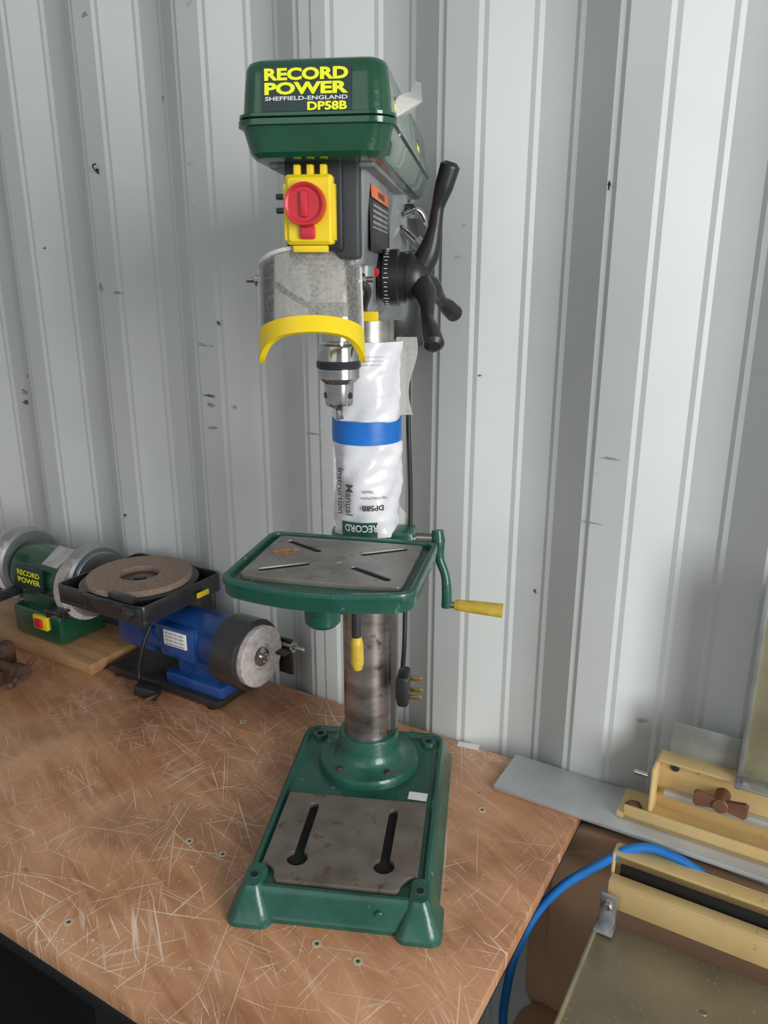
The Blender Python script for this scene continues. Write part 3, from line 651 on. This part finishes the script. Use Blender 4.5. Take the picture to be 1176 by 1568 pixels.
# ================================================================ TABLE SAW (beige)
root('table_saw',(.15,.75,B))
def V(u,w,z): return (u,w,B+z)
box('fence_bar',V(.12,.988,.004),(.965,.094,.007),'alu',.001)
box('fence_ledge',V(.17,.995,.0125),(.71,.062,.009),'beige',.002)
box('fence_lip',V(.17,.966,.020),(.69,.004,.022),'beige',.001)
box('fence_upright',V(.19,1.012,.060),(.66,.005,.090),'beige',.0015)
box('fence_end',V(-.142,.992,.055),(.005,.044,.085),'beige',.0015)
box('fence_top_flange',V(.19,1.000,.103),(.66,.028,.004),'beige',.001)
box('fence_mid_rail',V(.19,1.004,.045),(.64,.014,.010),'alu',.002)
box('grey_plate',V(-.06,1.010,.130),(.14,.004,.055),'greyplate',.001,rot=(R(8),0,0))
box('silver_clamp_plate',V(-.012,.992,.106),(.06,.040,.004),'silver',.001)
for u in (-.030,.006): lathe('clamp_plate_bolt',[(0,0),(.006,0),(.006,.004),(0,.004)],V(u,.985,.108),'chrome',seg=6)
box('riving_plate',V(.14,1.000,.240),(.36,.004,.30),'beige2',.0015)
box('riving_plate_edge',V(-.038,.998,.240),(.007,.012,.30),'silver',.001)
box('plate_top_edge',V(.14,.998,.389),(.36,.012,.006),'silver',.001)
lathe('adjust_bolt',[(0,0),(.012,0),(.012,.006),(.006,.010),(0,.010)],V(-.165,.982,.017),'rustbr',seg=6)
cyl('wing_knob_stem',V(-.055,1.010,.065),V(-.055,.978,.065),.010,'rustbr',seg=20)
for s in (-1,1):
    plate('wing_%d'%s,[(0,-.006),(s*.030,-.012),(s*.034,-.008),(s*.034,.008),(s*.030,.011),(0,.006)][::s],-.004,.004,'rustbr',bev=.0015,o=V(-.055,.984,.066),rot=(R(90),0,0))
cyl('small_bolt',V(-.120,1.010,.085),V(-.120,1.006,.085),.006,'dgrey')
cyl('fence_stud',V(-.150,.985,.075),V(-.170,.985,.075),.004,'chrome')
box('channel_top_lip',V(.17,.915,-.006),(.68,.022,.004),'beige',.001)
box('channel_back',V(.17,.928,-.040),(.68,.004,.070),'beige',.001)
box('channel_bottom',V(.17,.908,-.074),(.68,.042,.004),'beige',.001)
box('channel_front',V(.17,.886,-.056),(.68,.004,.040),'beige',.001)
box('channel_front_lip',V(.17,.893,-.036),(.68,.018,.004),'beige',.001)
box('channel_gap_shade',V(.17,.906,-.030),(.66,.002,.022),'benchblack',.0005)  # black strip added to paint the shade in the channel's open gap
box('channel_end',V(-.170,.915,-.022),(.004,.024,.035),'beige',.001)
box('end_clip',V(-.165,.875,-.070),(.022,.006,.045),'silver',.002); box('end_clip_foot',V(-.165,.862,-.092),(.026,.024,.004),'silver',.002)
cyl('clip_screw',V(-.165,.873,-.062),V(-.165,.866,-.062),.006,'chrome',seg=6)
box('table_top',V(.17,.63,-.100),(.69,.50,.008),'sawtop',.002)
for i,(u,w) in enumerate([(-.03,.80),(-.13,.66),(.02,.70),(-.06,.73)]): lathe('table_screw_%d'%i,[(0,0),(.0045,0),(.0035,.0008),(0,.0008)],V(u,w,-.0961),'steel',seg=16)
box('table_edge_left',V(-.176,.63,-.104),(.006,.50,.022),'beige2',.002)
box('table_edge_front',V(.17,.379,-.104),(.69,.006,.022),'beige',.002)
box('cabinet',V(.33,.65,-.47),(.34,.40,.66),'beige',.01)
for i,(u,w) in enumerate([(.10,.43),(.10,.85),(.49,.42),(.49,.88)]): box('leg_%d'%i,(u,w,(B-.112)/2),(.035,.03,B-.112),'beige',.003)

# ================================================================ BROWN CHAIR
root('moulded_plastic_chair',(-.10,.80,0))
def bend(c): 
    x,y=c.x,c.y
    return (-.105+x, .982+c.z-.3*x*x+ (.04*max(0,(.60-y))*-1), y)
plate('backrest',[(p_[0],p_[1]+.57) for p_ in rrect(.195,.195,.075,n=8,sub=10)],-.008,.008,'brown',bev=.006,fn=bend)
plate('backrest_panel',[(p_[0],p_[1]+.57) for p_ in rrect(.165,.165,.055,n=8,sub=10)],-.014,-.006,'brown',bev=.004,fn=bend)
plate('seat',rrect(.19,.17,.06,n=8,sub=8),-.006,.006,'brown',bev=.004,o=(-.105,.80,.40),fn=lambda c:(c.x,c.y,c.z+.6*c.x*c.x))
for i,(a,b_) in enumerate([(-.26,.66),(.04,.66),(-.26,.94),(.04,.94)]):
    cyl('leg_%d'%i,(a,b_,0),(a*.96,b_,.41),.011,'dgrey')

# ================================================================ BLUE HOSE
root('blue_air_hose',(-.26,.82,0))
tube('hose',[V(-.06,.934,-.012),V(-.10,.932,.000),V(-.14,.925,.002),V(-.19,.898,-.030),V(-.24,.862,-.076),V(-.266,.825,-.132),V(-.275,.80,-.21),V(-.278,.80,-.33),V(-.30,.70,-.56),(-.33,.60,.03),(-.38,.56,.008),(-.5,.56,.008)],.0062,'bluehose')

# ================================================================ LIGHT
PAR=None; OFF=Vector((0,0,0))
w=bpy.data.worlds.new('World'); scene.world=w; w.use_nodes=True
bg=w.node_tree.nodes['Background']; bg.inputs[0].default_value=(.88,.93,.97,1); bg.inputs[1].default_value=.34
def area(n_,loc,tgt,size,e,col=(1,1,1),sy=None):
    l=bpy.data.lights.new(n_,'AREA'); l.energy=e; l.size=size; l.color=col
    if sy: l.shape='RECTANGLE'; l.size_y=sy
    o=bpy.data.objects.new(n_,l); COL.objects.link(o); o.location=loc
    o.rotation_euler=(Vector(tgt)-Vector(loc)).to_track_quat('-Z','Y').to_euler(); return o
area('doorway_daylight',(2.3,-.4,1.7),(-.5,.9,1.1),1.2,88,(.99,1,.995),1.8)
area('overhead_fill',(-.4,-1.2,2.2),(-.4,.8,.9),1.6,7,(.97,.98,1))  # added soft fill lamp overhead, not a source in the room

# ================================================================ CAMERA
cam=bpy.data.cameras.new('Camera'); cam.sensor_fit='VERTICAL'; cam.sensor_height=36; cam.sensor_width=27
cam.lens=36*1178/1568; cam.clip_start=.01
co=bpy.data.objects.new('Camera',cam); COL.objects.link(co)
co.location=(0,0,B+.74); co.rotation_euler=(R(90-16.8),0,AL)
scene.camera=co
